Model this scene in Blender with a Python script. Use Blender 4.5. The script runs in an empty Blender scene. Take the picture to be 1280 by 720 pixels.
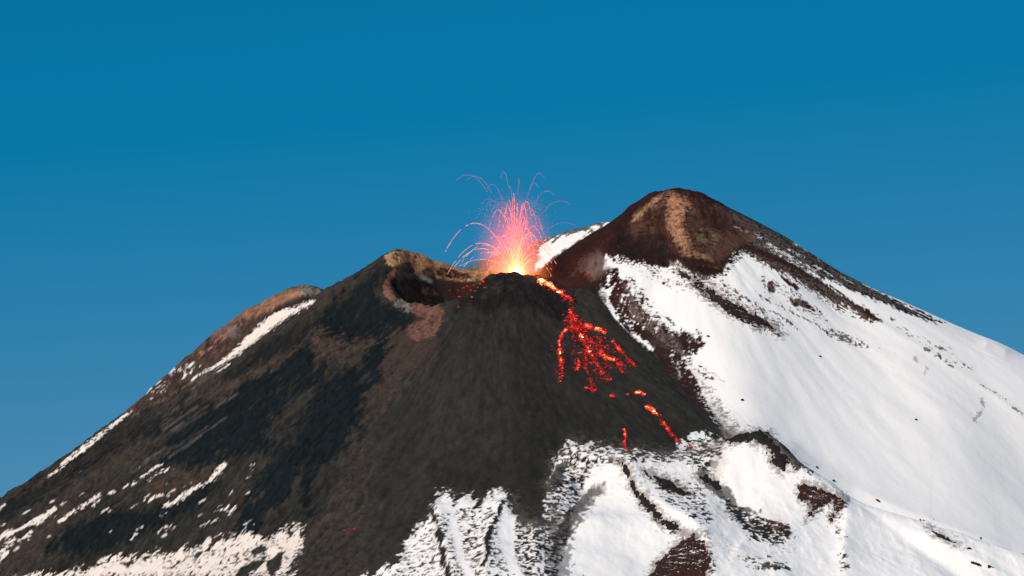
import bpy, bmesh, math, random
import numpy as np
R = math.radians
random.seed(7); rng = np.random.default_rng(7)
scene = bpy.context.scene
C = scene.collection

# ------------------------------------------------------------------ camera
FOC = 4000.0; CAMY = -4000.0; PITCH = R(8.0)
cp, sp = math.cos(PITCH), math.sin(PITCH)
cam_d = bpy.data.cameras.new('camera'); cam = bpy.data.objects.new('camera', cam_d); C.objects.link(cam)
cam.location = (0, CAMY, 0); cam.rotation_euler = (R(90) + PITCH, 0, 0)
cam_d.sensor_width = 36; cam_d.lens = 36 * FOC / 1280; cam_d.clip_start = 1; cam_d.clip_end = 60000
scene.camera = cam

# ------------------------------------------------------------------ light
SUN_AZ, SUN_EL = R(-31), R(28)        # azimuth measured from straight behind the camera, towards the left
sdir = np.array([math.sin(SUN_AZ) * math.cos(SUN_EL), -math.cos(SUN_AZ) * math.cos(SUN_EL), math.sin(SUN_EL)])
from mathutils import Vector
sun_d = bpy.data.lights.new('sun', 'SUN'); sun = bpy.data.objects.new('sun', sun_d); C.objects.link(sun)
sun_d.energy = 4.7; sun_d.angle = R(0.5); sun_d.color = (1.0, 0.87, 0.74)
sun.rotation_euler = Vector(sdir).to_track_quat('Z', 'Y').to_euler()
sun.location = Vector(sdir) * 3000
world = bpy.data.worlds.new('World'); scene.world = world; world.use_nodes = True
nt = world.node_tree; nt.nodes.clear()
sky = nt.nodes.new('ShaderNodeTexSky'); sky.sky_type = 'NISHITA'; sky.sun_disc = False
sky.sun_elevation = SUN_EL; sky.sun_rotation = math.atan2(sdir[0], sdir[1])
sky.altitude = 2800; sky.air_density = 1.0; sky.dust_density = 0.15; sky.ozone_density = 3.0
grade = nt.nodes.new('ShaderNodeVectorMath'); grade.operation = 'MULTIPLY_ADD'
grade.inputs[1].default_value = (0.52, 0.36, 0.32); grade.inputs[2].default_value = (-1.03, 1.48, 3.75)
tint = nt.nodes.new('ShaderNodeVectorMath'); tint.operation = 'MAXIMUM'; tint.inputs[1].default_value = (0.03, 0, 0)
bg = nt.nodes.new('ShaderNodeBackground'); bg.inputs[1].default_value = 0.074
wo = nt.nodes.new('ShaderNodeOutputWorld')
nt.links.new(sky.outputs[0], grade.inputs[0]); nt.links.new(grade.outputs[0], tint.inputs[0]); nt.links.new(tint.outputs[0], bg.inputs[0]); nt.links.new(bg.outputs[0], wo.inputs[0])
vs = scene.view_settings
vs.view_transform = 'Standard'; vs.look = 'None'; vs.exposure = -0.15; vs.gamma = 1; vs.use_curve_mapping = False
scene.cycles.use_denoising = True
scene.cycles.volume_step_rate = 1.0

# ------------------------------------------------------------------ small maths
def pt(u, v, Y):
    """the point at depth Y that lies on the sight line through picture point (u, v) - used to survey the mountain"""
    x = (u - 640) / FOC; z = (360 - v) / FOC
    dy = cp - sp * z; dz = sp + cp * z
    t = (Y - CAMY) / dy
    return np.array([x * t, Y, dz * t])
def proj(X, Y, Z):
    y = Y - CAMY
    d = np.maximum(cp * y + sp * Z, 1.0)
    h = -sp * y + cp * Z
    return 640 + FOC * X / d, 360 - FOC * h / d
def smooth(a, b, x):
    t = np.clip((x - a) / (b - a), 0, 1); return t * t * (3 - 2 * t)
def hash2(ix, iy, seed):
    n = (ix.astype(np.int64) * 374761393 + iy.astype(np.int64) * 668265263 + seed * 974634777) & 0xffffffff
    n = ((n ^ (n >> 13)) * 1274126177) & 0xffffffff
    n = ((n ^ (n >> 16)) * 2246822519) & 0xffffffff
    return ((n ^ (n >> 15)) & 0xffffff) / float(0xffffff) * 2 - 1
def vnoise(x, y, seed=0):
    ix = np.floor(x); iy = np.floor(y); fx = x - ix; fy = y - iy
    fx = fx * fx * fx * (fx * (fx * 6 - 15) + 10); fy = fy * fy * fy * (fy * (fy * 6 - 15) + 10)
    a = hash2(ix, iy, seed); b = hash2(ix + 1, iy, seed); c = hash2(ix, iy + 1, seed); d = hash2(ix + 1, iy + 1, seed)
    return (a + (b - a) * fx) * (1 - fy) + (c + (d - c) * fx) * fy
def fbm(x, y, oct=4, seed=0, gain=0.5):
    s = 0; a = 1; tot = 0
    for k in range(oct):
        s = s + a * vnoise(x * 2 ** k + 17.3 * k, y * 2 ** k - 9.1 * k, seed + k); tot += a; a *= gain
    return s / tot * 1.5

# ------------------------------------------------------------------ the mountain: surveyed landforms
def tps_fit(P):
    n = len(P); xy = P[:, :2] / 500.0
    d2 = ((xy[:, None] - xy[None]) ** 2).sum(-1)
    K = 0.5 * d2 * np.log(d2 + 1e-12)
    A = np.zeros((n + 3, n + 3)); A[:n, :n] = K + np.eye(n) * 2e-5
    A[:n, n] = 1; A[:n, n + 1:] = xy; A[n, :n] = 1; A[n + 1:, :n] = xy.T
    return xy, np.linalg.solve(A, np.r_[P[:, 2], 0, 0, 0])
def tps_eval(fit, X, Y):
    xy, w = fit; n = len(xy); out = np.empty(X.size); x = X.ravel() / 500.0; y = Y.ravel() / 500.0
    for s in range(0, x.size, 60000):
        e = slice(s, s + 60000)
        d2 = (x[e, None] - xy[None, :, 0]) ** 2 + (y[e, None] - xy[None, :, 1]) ** 2
        out[e] = (0.5 * d2 * np.log(d2 + 1e-12)) @ w[:n] + w[n] + w[n + 1] * x[e] + w[n + 2] * y[e]
    return out.reshape(X.shape)
def ring(Rr, z, n=14):
    return [(Rr * math.cos(a), Rr * math.sin(a), z) for a in np.linspace(0, 2 * math.pi, n, endpoint=False)]
def survey(px, extra=()):
    return tps_fit(np.array([pt(*p) for p in px] + list(extra)))

CONE = [  # the active ash cone with its breached crater
 (505,316,60),(470,330,34),(435,346,45),(400,364,50),(330,418,60),(260,469,65),(200,512,65),(100,580,60),(0,642,50),(-120,712,40),
 (518,318,80),(536,324.5,100),(560,332,125),(590,337.5,145),(620,339,150),(660,340,140),(700,336,110),(488,321,45),
 # front lip and dome
 (479,346,8),(483,362,-4),(492,373,-12),(518,379,-14),(545,383,-16),(558,378,-14),(572,376,-14),(590,363,-12),(611,344,-10),(640,341,-12),(670,344,-10),(690,350,-12),(706,362,-14),
 # crater inside
 (500,362,30),(515,386,30),(535,392,40),(560,385,40),(585,372,40),(610,358,40),(640,354,35),(668,354,35),(700,362,30),
 (503,336,46),(520,341,66),(545,350,92),(570,356,115),(600,352,122),(640,350,118),(680,349,100),
 # front slopes
 (640,450,-215),(640,560,-440),(640,640,-610),(640,720,-790),(640,800,-1000),
 (560,440,-170),(560,560,-400),(560,640,-580),(560,720,-760),(590,395,-85),(690,395,-85),(640,385,-85),
 (480,420,-80),(480,520,-280),(480,620,-490),(480,720,-700),(440,400,-20),
 (400,430,-60),(400,530,-260),(400,630,-460),(400,720,-640),
 (300,480,-30),(300,550,-170),(300,640,-350),(300,720,-510),
 (200,550,-30),(200,620,-160),(200,720,-350),
 (100,610,-20),(100,670,-130),(100,720,-220),(0,670,-30),(0,720,-120),(-120,740,-20),
 (740,362,-6),(800,440,-150),(850,505,-275),(900,570,-400),(740,470,-240),(740,560,-430),(740,650,-620),(740,740,-830),
 (850,620,-510),(850,740,-780),(960,680,-520),(960,760,-720),(1100,740,-500),
 (790,385,60),(900,450,60),(1000,520,60),(1150,620,50),
 # back
 (470,352,80),(488,340,92),(505,333,110),(520,336,130),(540,342,150),(565,350,175),(590,356,195),(620,358,200),(660,358,190),(500,360,160),
 (450,420,240),(530,400,280),(600,400,300),(680,400,300),(780,430,280),(360,480,250),(260,550,260),(120,650,260),
]
fitA = survey(CONE, ring(1500, 30) + ring(2200, -60))

SUMMIT = [  # the higher summit crater and the great snow flank
 (690,343,66),(710,327,78),(730,312,90),(745,300,100),(758,288,112),(772,284,122),(783,281,128),(793,269,134),(802,257,138),(813,247,145),(830,240.5,152),(850,238.5,156),(870,240,158),(889,248,160),(906,258,160),
 (940,275,165),(985,298,172),(1050,338,185),(1120,375,200),(1200,412,215),(1280,446,220),(1400,500,220),(1550,560,220),
 (1040,378,70),(1110,415,48),(1180,455,28),(1240,498,8),(1280,524,-4),(1400,600,-30),
 (700,352,50),(735,338,55),(750,322,70),(765,310,78),(790,305,85),(820,290,95),(820,265,125),
 (765,345,15),(800,335,25),(850,275,100),(850,310,50),(880,275,110),(880,300,70),(840,335,20),(880,345,0),
 (800,390,-60),(820,430,-125),(850,470,-190),(880,515,-265),(905,548,-330),
 (870,390,-80),(900,430,-145),(920,490,-235),(940,540,-320),(960,590,-400),
 (950,330,60),(950,400,-60),(1000,360,50),(1000,430,-60),(1000,500,-175),(1000,560,-275),(1010,620,-380),
 (1100,470,-50),(1100,550,-185),(1100,630,-330),(1200,520,-70),(1200,590,-190),(1200,670,-340),(1280,590,-100),(1280,700,-320),(1400,700,-200),
 (700,420,-70),(760,505,-205),(830,575,-330),(880,640,-440),(960,700,-520),(1100,760,-520),(1280,800,-480),
 (850,330,400),(700,420,300),(1000,400,420),(1200,520,430),(1400,600,430),(950,300,260),(870,270,240),(1100,420,300),
]
fitB = survey(SUMMIT, ring(1700, -120))

SPUR = [  # the long left shoulder behind the cone
 (420,380,170),(400,363,190),(385,357,200),(368,359,205),(350,366,210),(325,378,215),(300,394,220),(275,411,222),(250,431,225),(225,452,225),(200,474,225),(175,498,225),(150,520,225),(100,559,220),(50,593,215),(0,623,210),(-100,690,200),
 (400,378,150),(360,395,150),(320,425,140),(280,452,135),(240,482,130),(200,512,120),(120,570,110),(0,650,90),
 (380,420,80),(300,480,60),(200,560,40),(80,640,20),
 (400,430,330),(300,470,360),(200,560,360),(100,640,360),(0,700,340),
]
fitL = survey(SPUR, ring(1500, -150))

FORE = [  # the snowy foot hills, lower right
 (690,572,-452),(720,560,-446),(760,562,-442),(800,566,-438),(850,566,-436),(880,560,-432),(905,553,-426),(925,546,-420),(945,542,-416),(962,546,-416),(985,578,-440),(1020,600,-455),(1050,617,-468),(1090,634,-482),(1130,648,-495),(1200,670,-515),(1280,692,-535),(1400,726,-560),
 (680,640,-600),(720,640,-560),(720,720,-720),(780,640,-570),(790,720,-720),(850,640,-590),(860,720,-740),(950,600,-492),(920,610,-510),(960,650,-590),(950,720,-720),(1030,660,-560),(1050,720,-670),(1110,680,-560),(1180,690,-566),(1180,720,-630),(1280,725,-600),
 (750,800,-880),(950,800,-880),(1150,800,-820),(1350,800,-760),
 (760,610,-330),(850,620,-330),(940,590,-335),(985,620,-370),(1050,660,-390),(1130,690,-410),(1280,735,-440),(700,640,-400),(640,720,-560),(640,800,-760),(560,730,-500),(560,830,-760),(600,760,-660),
]
fitD = survey(FORE, ring(1600, -200))

def axis(lo, hi, step, far, grow=1.09):
    core = np.arange(lo, hi + step * .5, step); a = [core[0]]; s = step
    while a[-1] > -far: s *= grow; a.append(a[-1] - s)
    b = [core[-1]]; s = step
    while b[-1] < far: s *= grow; b.append(b[-1] + s)
    return np.r_[a[:0:-1], core, b[1:]]
SX, SY = 1.3, 1.6
gx = axis(-740, 745, SX, 12000); gy = axis(-930, 260, SY, 12000)
X, Y = np.meshgrid(gx, gy)
near = (np.abs(X) < 2500) & (np.abs(Y) < 2500)
def ev(fit):
    z = np.full(X.shape, -400.0); z[near] = tps_eval(fit, X[near], Y[near]); return z
def smax(a, b, k):
    h = np.maximum(k - np.abs(a - b), 0) / k
    return np.maximum(a, b) + h * h * k * 0.25
zA = ev(fitA)
zB = ev(fitB) - 2.0 * np.maximum(0, 40 - X) - 3 * np.maximum(0, -Y - 480)
zL = ev(fitL) - 3.0 * np.maximum(0, X + 190) - 3 * np.maximum(0, -Y - 60)
zD = ev(fitD) - 2.5 * np.maximum(0, -40 - X) - 3 * np.maximum(0, Y + 380)
Z = smax(zA, zL, 5); Z = smax(Z, zB, 7); Z = smax(Z, zD, 9)
isB = smooth(-4, 4, zB - np.maximum(zA, zD)); isD = smooth(-6, 6, zD - np.maximum(zA, zB))
rad = np.hypot(X, Y)
plain = -70 + 14 * fbm(X / 700, Y / 700, 3, 50)
wout = smooth(1350, 2000, rad)
Z = Z * (1 - wout) + plain * wout
U, V = proj(X, Y, Z)

# polylines / polygons measured in the survey picture
def seg_dist(poly, u, v, closed):
    P = np.array(poly, float); Q = np.roll(P, -1, 0) if closed else P[1:]; A = P if closed else P[:-1]
    best = np.full(u.shape, 1e9); side = np.zeros(u.shape); ins = np.zeros(u.shape, bool); tt = np.zeros(u.shape)
    for k, ((ax, ay), (bx, by)) in enumerate(zip(A, Q)):
        dx, dy = bx - ax, by - ay; L2 = dx * dx + dy * dy + 1e-9
        t = np.clip(((u - ax) * dx + (v - ay) * dy) / L2, 0, 1)
        d = np.hypot(u - ax - t * dx, v - ay - t * dy)
        m = d < best; best = np.where(m, d, best)
        side = np.where(m, np.sign((u - ax) * dy - (v - ay) * dx), side); tt = np.where(m, (k + t) / len(A), tt)
        if closed:
            if ay != by:
                c = ((ay > v) != (by > v)) & (u < dx * (v - ay) / (by - ay) + ax); ins ^= c
    return (np.where(ins, best, -best), None, None) if closed else (best, side, tt)
def box(poly, u, v, pad):
    P = np.array(poly, float)
    return (u > P[:, 0].min() - pad) & (u < P[:, 0].max() + pad) & (v > P[:, 1].min() - pad) & (v < P[:, 1].max() + pad)

front = (Y < 30) & (Y > -1100)
def ridge(poly, amp, wl, wr, where=None, taper=True):
    """a crest along a polyline; wl / wr are the half widths of its two sides"""
    m = box(poly, U, V, 4 * max(wl, wr)) & (front if where is None else where)
    d, s, t = seg_dist(poly, U[m], V[m], False)
    w = np.where(s > 0, wl, wr)
    f = np.exp(-np.sqrt((d / w) ** 2 + 0.05) + 0.22)
    if taper: f = f * smooth(0, 0.15, t) * (1 - 0.6 * smooth(0.8, 1, t)) + f * 0.15
    Z[m] += amp * f
# crests: amplitude m, width picture-left side, picture-right side
ridge([(540,632),(547,655),(550,680),(560,705),(565,740)], 10, 22, 9)
ridge([(632,622),(624,648),(614,668),(608,695),(606,740)], 11, 22, 10)
ridge([(505,660),(495,690),(480,730)], 5, 16, 10)
ridge([(700,585),(690,620),(672,660),(668,740)], 5, 18, 12)
ridge([(768,574),(786,590),(794,612),(812,632),(835,652),(862,666),(885,690),(895,740)], 13, 26, 13)
ridge([(712,600),(740,612),(722,640),(700,680)], -6, 16, 16)
ridge([(880,570),(896,600),(915,625),(945,645),(975,655)], -9, 18, 22)
ridge([(955,548),(985,583),(1015,606),(1052,624),(1060,650),(1055,690),(1060,730)], 9, 26, 11)
ridge([(1030,608),(1090,640),(1140,675),(1190,705),(1230,735)], -6, 12, 14)
ridge([(1060,610),(1130,640),(1200,665),(1280,692)], 3, 9, 9)
ridge([(1120,655),(1200,690),(1260,720)], 3, 7, 7)
ridge([(915,690),(950,705),(1000,730)], 4, 16, 14)
# the ash cone: shallow chutes and a levee
ridge([(600,400),(580,450),(555,510),(530,590),(505,640)], 6.0, 26, 9)
ridge([(560,420),(520,520),(480,620)], 3.0, 20, 12)
ridge([(650,380),(640,470),(635,560)], 2.5, 16, 10)
ridge([(675,390),(668,500),(660,600)], 2.0, 10, 10)
ridge([(720,400),(700,470),(690,540),(680,620)], 2.5, 12, 22)
ridge([(770,420),(760,480),(750,540)], 2.0, 14, 14)
# great snow flank: faint longitudinal swells
for poly, a in [([(800,345),(850,410),(900,470),(945,530)], -2.5), ([(900,370),(960,430),(1010,490),(1080,590)], 2.0), ([(1010,420),(1090,500),(1150,590)], -1.8), ([(1110,430),(1180,520),(1240,640)], 1.6), ([(770,340),(800,385),(850,450)], 2.5)]:
    ridge(poly, a, 22, 22, Y < 120)
ridge([(1234,432),(1244,434),(1256,440)], 4, 7, 7, Y > 100, False)
ridge([(1040,372),(1110,410),(1180,452),(1240,495),(1290,528)], 2.5, 10, 8, Y < 200)

# polar coordinates about the two summits: runnels follow the fall line
def polar(cx, cy):
    return np.arctan2(X - cx, -(Y - cy)) * 300, np.hypot(X - cx, Y - cy)
aA, rA = polar(-20, 60); aB, rB = polar(215, 170)
N = {}
N['A'] = 0.65 * fbm(aA / 9, rA / 48, 4, 11) + 0.35 * fbm(X / 7, Y / 16, 3, 12)
N['a'] = 0.7 * fbm(aA / 3.4, rA / 22, 3, 21) + 0.3 * fbm(X / 3.6, Y / 8, 3, 22)
N['B'] = 0.65 * fbm(aB / 10, rB / 42, 4, 31) + 0.35 * fbm(X / 8, Y / 17, 3, 32)
N['b'] = 0.6 * fbm(aB / 4, rB / 18, 3, 41) + 0.4 * fbm(X / 3.6, Y / 8, 3, 42)
N['I'] = fbm(X / 16, Y / 38, 4, 51)
N['i'] = fbm(X / 4.2, Y / 10, 3, 61)
N['H'] = fbm(X / 6.5 + 1.5 * N['I'], Y / 11, 3, 71)
N['M'] = fbm(aA / 42, rA / 120, 4, 81)
leftside = smooth(520, 420, U)
rough = (0.26 + 0.34 * leftside) * (1 - 0.75 * isB * smooth(330, 420, V))
core = smooth(1500, 1000, rad)
Z += core * (rough * (1.4 * N['I'] + 0.5 * N['i']) + (1 - isB) * (1 - isD) * ((0.5 + 1.6 * leftside) * N['A'] + (.12 + .7 * leftside) * N['a'] + (.1 + .25 * leftside) * fbm(X / 3, Y / 5, 3, 171)) + isD * (0.6 * N['I'] + 0.3 * N['H']) + isB * (0.22 * N['B'] + 2.0 * fbm(aB / 50, rB / 150, 3, 181) * smooth(60, 160, rB)))
Z += core * leftside * 4.0 * N['M'] * smooth(60, 200, rA)
Z += core * 3.2 * N['M'] * (1 - leftside) * (1 - isB) * smooth(80, 200, rA)
rimz = smooth(190, 120, np.hypot(X + 20, Y - 40)) * (1 - isB)
Z += rimz * ((.7 + 3.6 * smooth(10, -20, Y)) * fbm(X / 17, Y / 19, 5, 141, .55) + .6 * N['i'])
Z += smooth(110, 60, np.hypot(X - 205, (Y - 120) * .8)) * 2.2 * fbm(X / 11, Y / 15, 5, 161, .55)
Z += leftside * core * 1.5 * fbm(X / 9, Y / 16, 4, 151) * (1 - rimz)
U, V = proj(X, Y, Z)

# ------------------------------------------------------------------ what lies on the mountain
ASH = (0.0262, 0.0248, 0.0208); ASHB = (0.038, 0.030, 0.0245); DARK = (0.0065, 0.0100, 0.0115); BLACK = (0.010, 0.009, 0.009)
BROWN = (0.050, 0.0345, 0.0275); PINK = (0.19, 0.085, 0.062); TAN = (0.40, 0.235, 0.115); ORANGE = (0.40, 0.20, 0.115)
REDB = (0.034, 0.0125, 0.0095); REDK = (0.018, 0.006, 0.005); SNOW = (0.86, 0.84, 0.81); GREY = (0.16, 0.14, 0.12); OLIVE = (0.13, 0.10, 0.06)
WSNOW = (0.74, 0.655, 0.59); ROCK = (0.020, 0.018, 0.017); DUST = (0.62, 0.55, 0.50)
col = np.empty(X.shape + (3,)); snow = np.zeros(X.shape)
mA = (0.5 + 0.5 * np.clip(N['A'] * 0.8 + N['M'] * 0.8, -1, 1))[..., None]
col[:] = np.array(ASH) * (0.80 + 0.4 * mA)
lb = (leftside * smooth(-0.5, 0.7, N['M'] + 0.5 * N['A']))[..., None]
col[:] = col * (1 - lb) + np.array(ASHB) * lb
def paint(poly, color, amp=4, n='I', soft=1.2, op=1.0, snowy=None, bias=0, where=None, n2=None, line=None):
    """lay one material over the mountain inside a polygon (or along a line of half-width line) with a ragged edge"""
    pad = amp * 1.6 + soft + 3 + (line or 0)
    m = box(poly, U, V, pad)
    if where is not None: m &= where
    m = np.nonzero(m)
    u, v = U[m], V[m]
    if line: d = line - seg_dist(poly, u, v, False)[0]
    else: d = seg_dist(poly, u, v, True)[0]
    s = d + amp * N[n][m] + bias
    if n2: s = s + amp * 0.7 * N[n2][m]
    a = smooth(-soft, soft, s) * op
    is_snow = (color is SNOW or color is DUST or color is WSNOW) if snowy is None else snowy
    col[m] = col[m] * (1 - a[:, None]) + np.array(color) * a[:, None]
    snow[m] = snow[m] * (1 - a) + (1.0 if is_snow else 0.0) * a
FR = (Y < 60); BK = (Y > 40)
RISE = Z + .13 * Y
N['f'] = fbm(X / 2.9 + .8 * N['i'], RISE / 2.3, 3, 401); N['g'] = .5 * fbm(X / 7, RISE / 5.5, 4, 411) + .6 * N['f']
def speckle(poly, color, frac, n='H', feather=10, op=1.0, where=None, w=.2, dusty=None):
    if dusty is None: dusty = color in (ROCK, REDB) and w < .25
    if dusty: speckle(poly, (0.40, 0.32, 0.27), frac + .10, n, feather * 1.4, .6, where, .55, False)
    """patchy cover: the share frac of the polygon shows the material"""
    m = box(poly, U, V, 4)
    if where is not None: m &= where
    m = np.nonzero(m)
    d = seg_dist(poly, U[m], V[m], True)[0]
    s = N[n][m] * .6 + N['f'][m] * .7 + (frac - .5) * 2.0 - 1.6 * smooth(feather, 0, d)
    a = smooth(-w, w, s) * op * (d > 0)
    col[m] = col[m] * (1 - a[:, None]) + np.array(color) * a[:, None]
    snow[m] = snow[m] * (1 - a) + (1.0 if color in (SNOW, WSNOW) else 0.0) * a
# --- left flank: dark fresh lava, brown cinders
def field(polys, soft):
    F = np.zeros(X.shape)
    for p in polys:
        m = np.nonzero(box(p, U, V, soft + 2)); d = seg_dist(p, U[m], V[m], True)[0]
        F[m] = np.maximum(F[m], smooth(-soft, soft * .7, d))
    return F
fine = fbm(aA / 2.6, rA / 14, 3, 301) * .6 + fbm(X / 5, Y / 9, 4, 305) * .9 + .7 * N['f']
def mixin(F, color, lo=.34, hi=.74, k=.9):
    a = smooth(lo, hi, F * .95 + k * (.55 * N['A'] + .45 * N['I']) * .55 + .26 * fine)[..., None]
    a = a * (F > .02)[..., None]
    col[:] = col * (1 - a) + np.array(color) * a
mixin(field([[(430,400),(500,392),(545,410),(540,445),(500,490),(455,500),(470,450),(440,430)], [(330,440),(420,410),(410,450),(350,500),(310,560),(280,540)], [(180,610),(240,585),(290,565),(270,600),(200,630)],
       [(395,400),(440,385),(470,410),(440,440),(400,440)], [(280,470),(330,440),(350,460),(300,500),(260,510)]], 34), BROWN)
mixin(field([[(472,345),(450,352),(430,372),(395,402),(425,422),(470,424),(520,404),(500,388),(478,378),(468,358)],
      [(480,420),(445,455),(400,490),(372,540),(330,588),(300,640),(292,675),(320,672),(335,640),(360,618),(374,600),(378,642),(388,640),(392,590),(430,560),(455,500),(475,450)],
      [(455,500),(475,470),(470,445),(460,470),(440,520),(445,540)],
      [(385,428),(330,470),(262,508),(205,556),(190,578),(250,582),(318,562),(345,568),(330,540),(360,500),(410,462)],
      [(60,690),(90,655),(130,640),(180,640),(240,618),(270,605),(235,645),(180,668),(120,690)]], 24), DARK)
mixin(.8 * field([[(55,634),(100,596),(160,556),(215,540),(262,500),(240,498),(150,545),(90,588)], [(0,660),(60,615),(110,575),(150,548),(120,548),(60,590),(10,628),(0,640)], [(300,470),(380,430),(390,400),(330,430),(270,475)]], 16), (0.013, 0.013, 0.013))
for k in range(22):   # pale grey runnels on the left flank
    u0 = rng.uniform(190, 300); v0 = 470 + (300 - u0) * .62 + rng.uniform(-30, 45)
    L = rng.uniform(12, 46)
    paint([(u0, v0), (u0 - L, v0 + L * .68)], (0.085, 0.075, 0.066), 1.5, 'a', 2.0, rng.uniform(.35, .85), line=rng.uniform(.2, 1.6))
# --- crater
cr = (Y > 18)
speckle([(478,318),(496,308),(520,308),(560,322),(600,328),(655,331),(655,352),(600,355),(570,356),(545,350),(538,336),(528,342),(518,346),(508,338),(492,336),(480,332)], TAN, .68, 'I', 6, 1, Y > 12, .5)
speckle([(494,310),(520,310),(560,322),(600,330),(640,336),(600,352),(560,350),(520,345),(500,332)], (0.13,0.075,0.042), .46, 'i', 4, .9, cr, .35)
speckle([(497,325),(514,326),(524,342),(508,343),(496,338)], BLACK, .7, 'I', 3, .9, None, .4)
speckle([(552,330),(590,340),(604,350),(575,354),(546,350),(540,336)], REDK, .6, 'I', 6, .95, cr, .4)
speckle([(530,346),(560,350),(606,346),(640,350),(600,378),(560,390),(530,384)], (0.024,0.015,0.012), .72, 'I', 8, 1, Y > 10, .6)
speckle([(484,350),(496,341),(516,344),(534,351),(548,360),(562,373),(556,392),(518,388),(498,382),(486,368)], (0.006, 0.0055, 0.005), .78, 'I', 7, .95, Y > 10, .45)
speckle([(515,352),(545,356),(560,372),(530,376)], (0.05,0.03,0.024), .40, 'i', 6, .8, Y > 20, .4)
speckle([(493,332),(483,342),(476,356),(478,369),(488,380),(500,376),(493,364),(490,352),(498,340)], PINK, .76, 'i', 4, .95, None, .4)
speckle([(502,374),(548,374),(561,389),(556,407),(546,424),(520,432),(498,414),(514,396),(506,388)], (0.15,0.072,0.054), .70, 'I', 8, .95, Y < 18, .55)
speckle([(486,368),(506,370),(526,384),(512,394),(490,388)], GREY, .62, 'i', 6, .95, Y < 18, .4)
paint([(486,404),(510,394),(530,398),(515,404),(500,408)], DARK, 3, 'I', 2, .8)
paint([(575,366),(600,350),(640,342),(690,350),(706,362),(716,385),(700,402),(660,385),(610,392),(585,388),(565,392)], BLACK, 9, 'I', 6, .85, where=Y < 0)
speckle([(570,372),(600,350),(640,342),(690,350),(712,366),(716,385),(660,372),(600,378)], (0.030,0.024,0.020), .35, 'I', 6, .8, Y < 0)
paint([(566,355),(590,358),(606,352),(600,366),(574,372)], REDB, 3, 'i', 2, .6, where=cr)
# ash apron tones
paint([(560,420),(590,420),(575,520),(540,600),(520,640),(500,650),(505,600),(545,520)], ASHB, 14, 'A', 8, .35)
paint([(660,400),(690,420),(700,560),(690,640),(640,600),(650,500)], BLACK, 14, 'A', 10, .30)
# --- left shoulder
paint([(400,362),(385,355),(350,364),(300,392),(262,420),(285,418),(320,400),(350,382),(372,372)], ORANGE, 3, 'I', 3, .55, where=BK)
paint([(372,356),(400,360),(404,372),(380,368)], GREY, 2, 'i', 2, .8, where=BK)
paint([(300,394),(200,472),(150,518),(165,520),(240,478),(300,440),(330,408)], (0.10,0.058,0.045), 6, 'a', 3, .8, where=BK, n2='i')
speckle([(396,366),(300,396),(200,474),(120,545),(150,530),(240,480),(300,442),(350,400),(392,374)], (0.030,0.022,0.019), .52, 'a', 4, .9, BK)
speckle([(385,358),(340,372),(290,402),(230,450),(250,452),(300,415),(350,380)], (0.22,0.105,0.065), .42, 'i', 5, .8, BK)
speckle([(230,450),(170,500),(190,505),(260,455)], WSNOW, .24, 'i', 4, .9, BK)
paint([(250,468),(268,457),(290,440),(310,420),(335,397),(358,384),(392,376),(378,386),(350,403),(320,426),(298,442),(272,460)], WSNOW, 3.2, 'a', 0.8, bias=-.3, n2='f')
paint([(272,465),(288,455)], SNOW, .8, 'a', .7, line=.6)
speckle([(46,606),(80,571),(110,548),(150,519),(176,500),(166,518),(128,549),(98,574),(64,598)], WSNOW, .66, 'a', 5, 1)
for u, v in [(183,490),(195,481),(212,466),(236,458),(228,472),(240,475),(0,636),(100,566)]:
    paint([(u, v), (u + 6, v - 5)], SNOW, 1.4, 'a', .8, .8, line=.9)
# --- snow streaks low on the left
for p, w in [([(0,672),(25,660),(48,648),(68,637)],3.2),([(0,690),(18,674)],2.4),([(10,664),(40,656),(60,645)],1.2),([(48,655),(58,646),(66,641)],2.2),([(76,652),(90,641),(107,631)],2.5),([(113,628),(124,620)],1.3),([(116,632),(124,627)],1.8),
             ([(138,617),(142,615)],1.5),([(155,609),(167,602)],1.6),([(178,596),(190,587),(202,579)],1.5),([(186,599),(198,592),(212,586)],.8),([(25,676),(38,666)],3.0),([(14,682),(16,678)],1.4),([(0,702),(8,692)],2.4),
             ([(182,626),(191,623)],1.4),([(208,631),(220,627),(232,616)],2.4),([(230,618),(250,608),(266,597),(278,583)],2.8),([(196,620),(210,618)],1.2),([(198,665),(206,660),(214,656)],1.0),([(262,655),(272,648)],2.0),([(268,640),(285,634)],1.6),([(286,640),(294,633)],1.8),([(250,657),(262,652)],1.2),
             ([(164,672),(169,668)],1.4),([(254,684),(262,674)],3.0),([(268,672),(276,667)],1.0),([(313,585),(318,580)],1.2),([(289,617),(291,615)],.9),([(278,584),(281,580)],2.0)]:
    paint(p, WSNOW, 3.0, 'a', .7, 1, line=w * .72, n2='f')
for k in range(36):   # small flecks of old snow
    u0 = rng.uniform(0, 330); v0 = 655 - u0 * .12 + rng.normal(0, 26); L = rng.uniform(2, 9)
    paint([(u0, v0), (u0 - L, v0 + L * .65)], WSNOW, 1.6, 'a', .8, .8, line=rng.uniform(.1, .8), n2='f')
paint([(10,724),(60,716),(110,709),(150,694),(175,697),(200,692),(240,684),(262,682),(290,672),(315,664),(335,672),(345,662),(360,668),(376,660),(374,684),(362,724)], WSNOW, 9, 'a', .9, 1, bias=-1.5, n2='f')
speckle([(200,700),(300,676),(376,656),(374,690),(362,724),(200,724)], ASH, .34, 'a', 4)
speckle([(330,660),(388,640),(384,700),(366,724),(350,690)], WSNOW, .36, 'a', 8)
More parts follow.
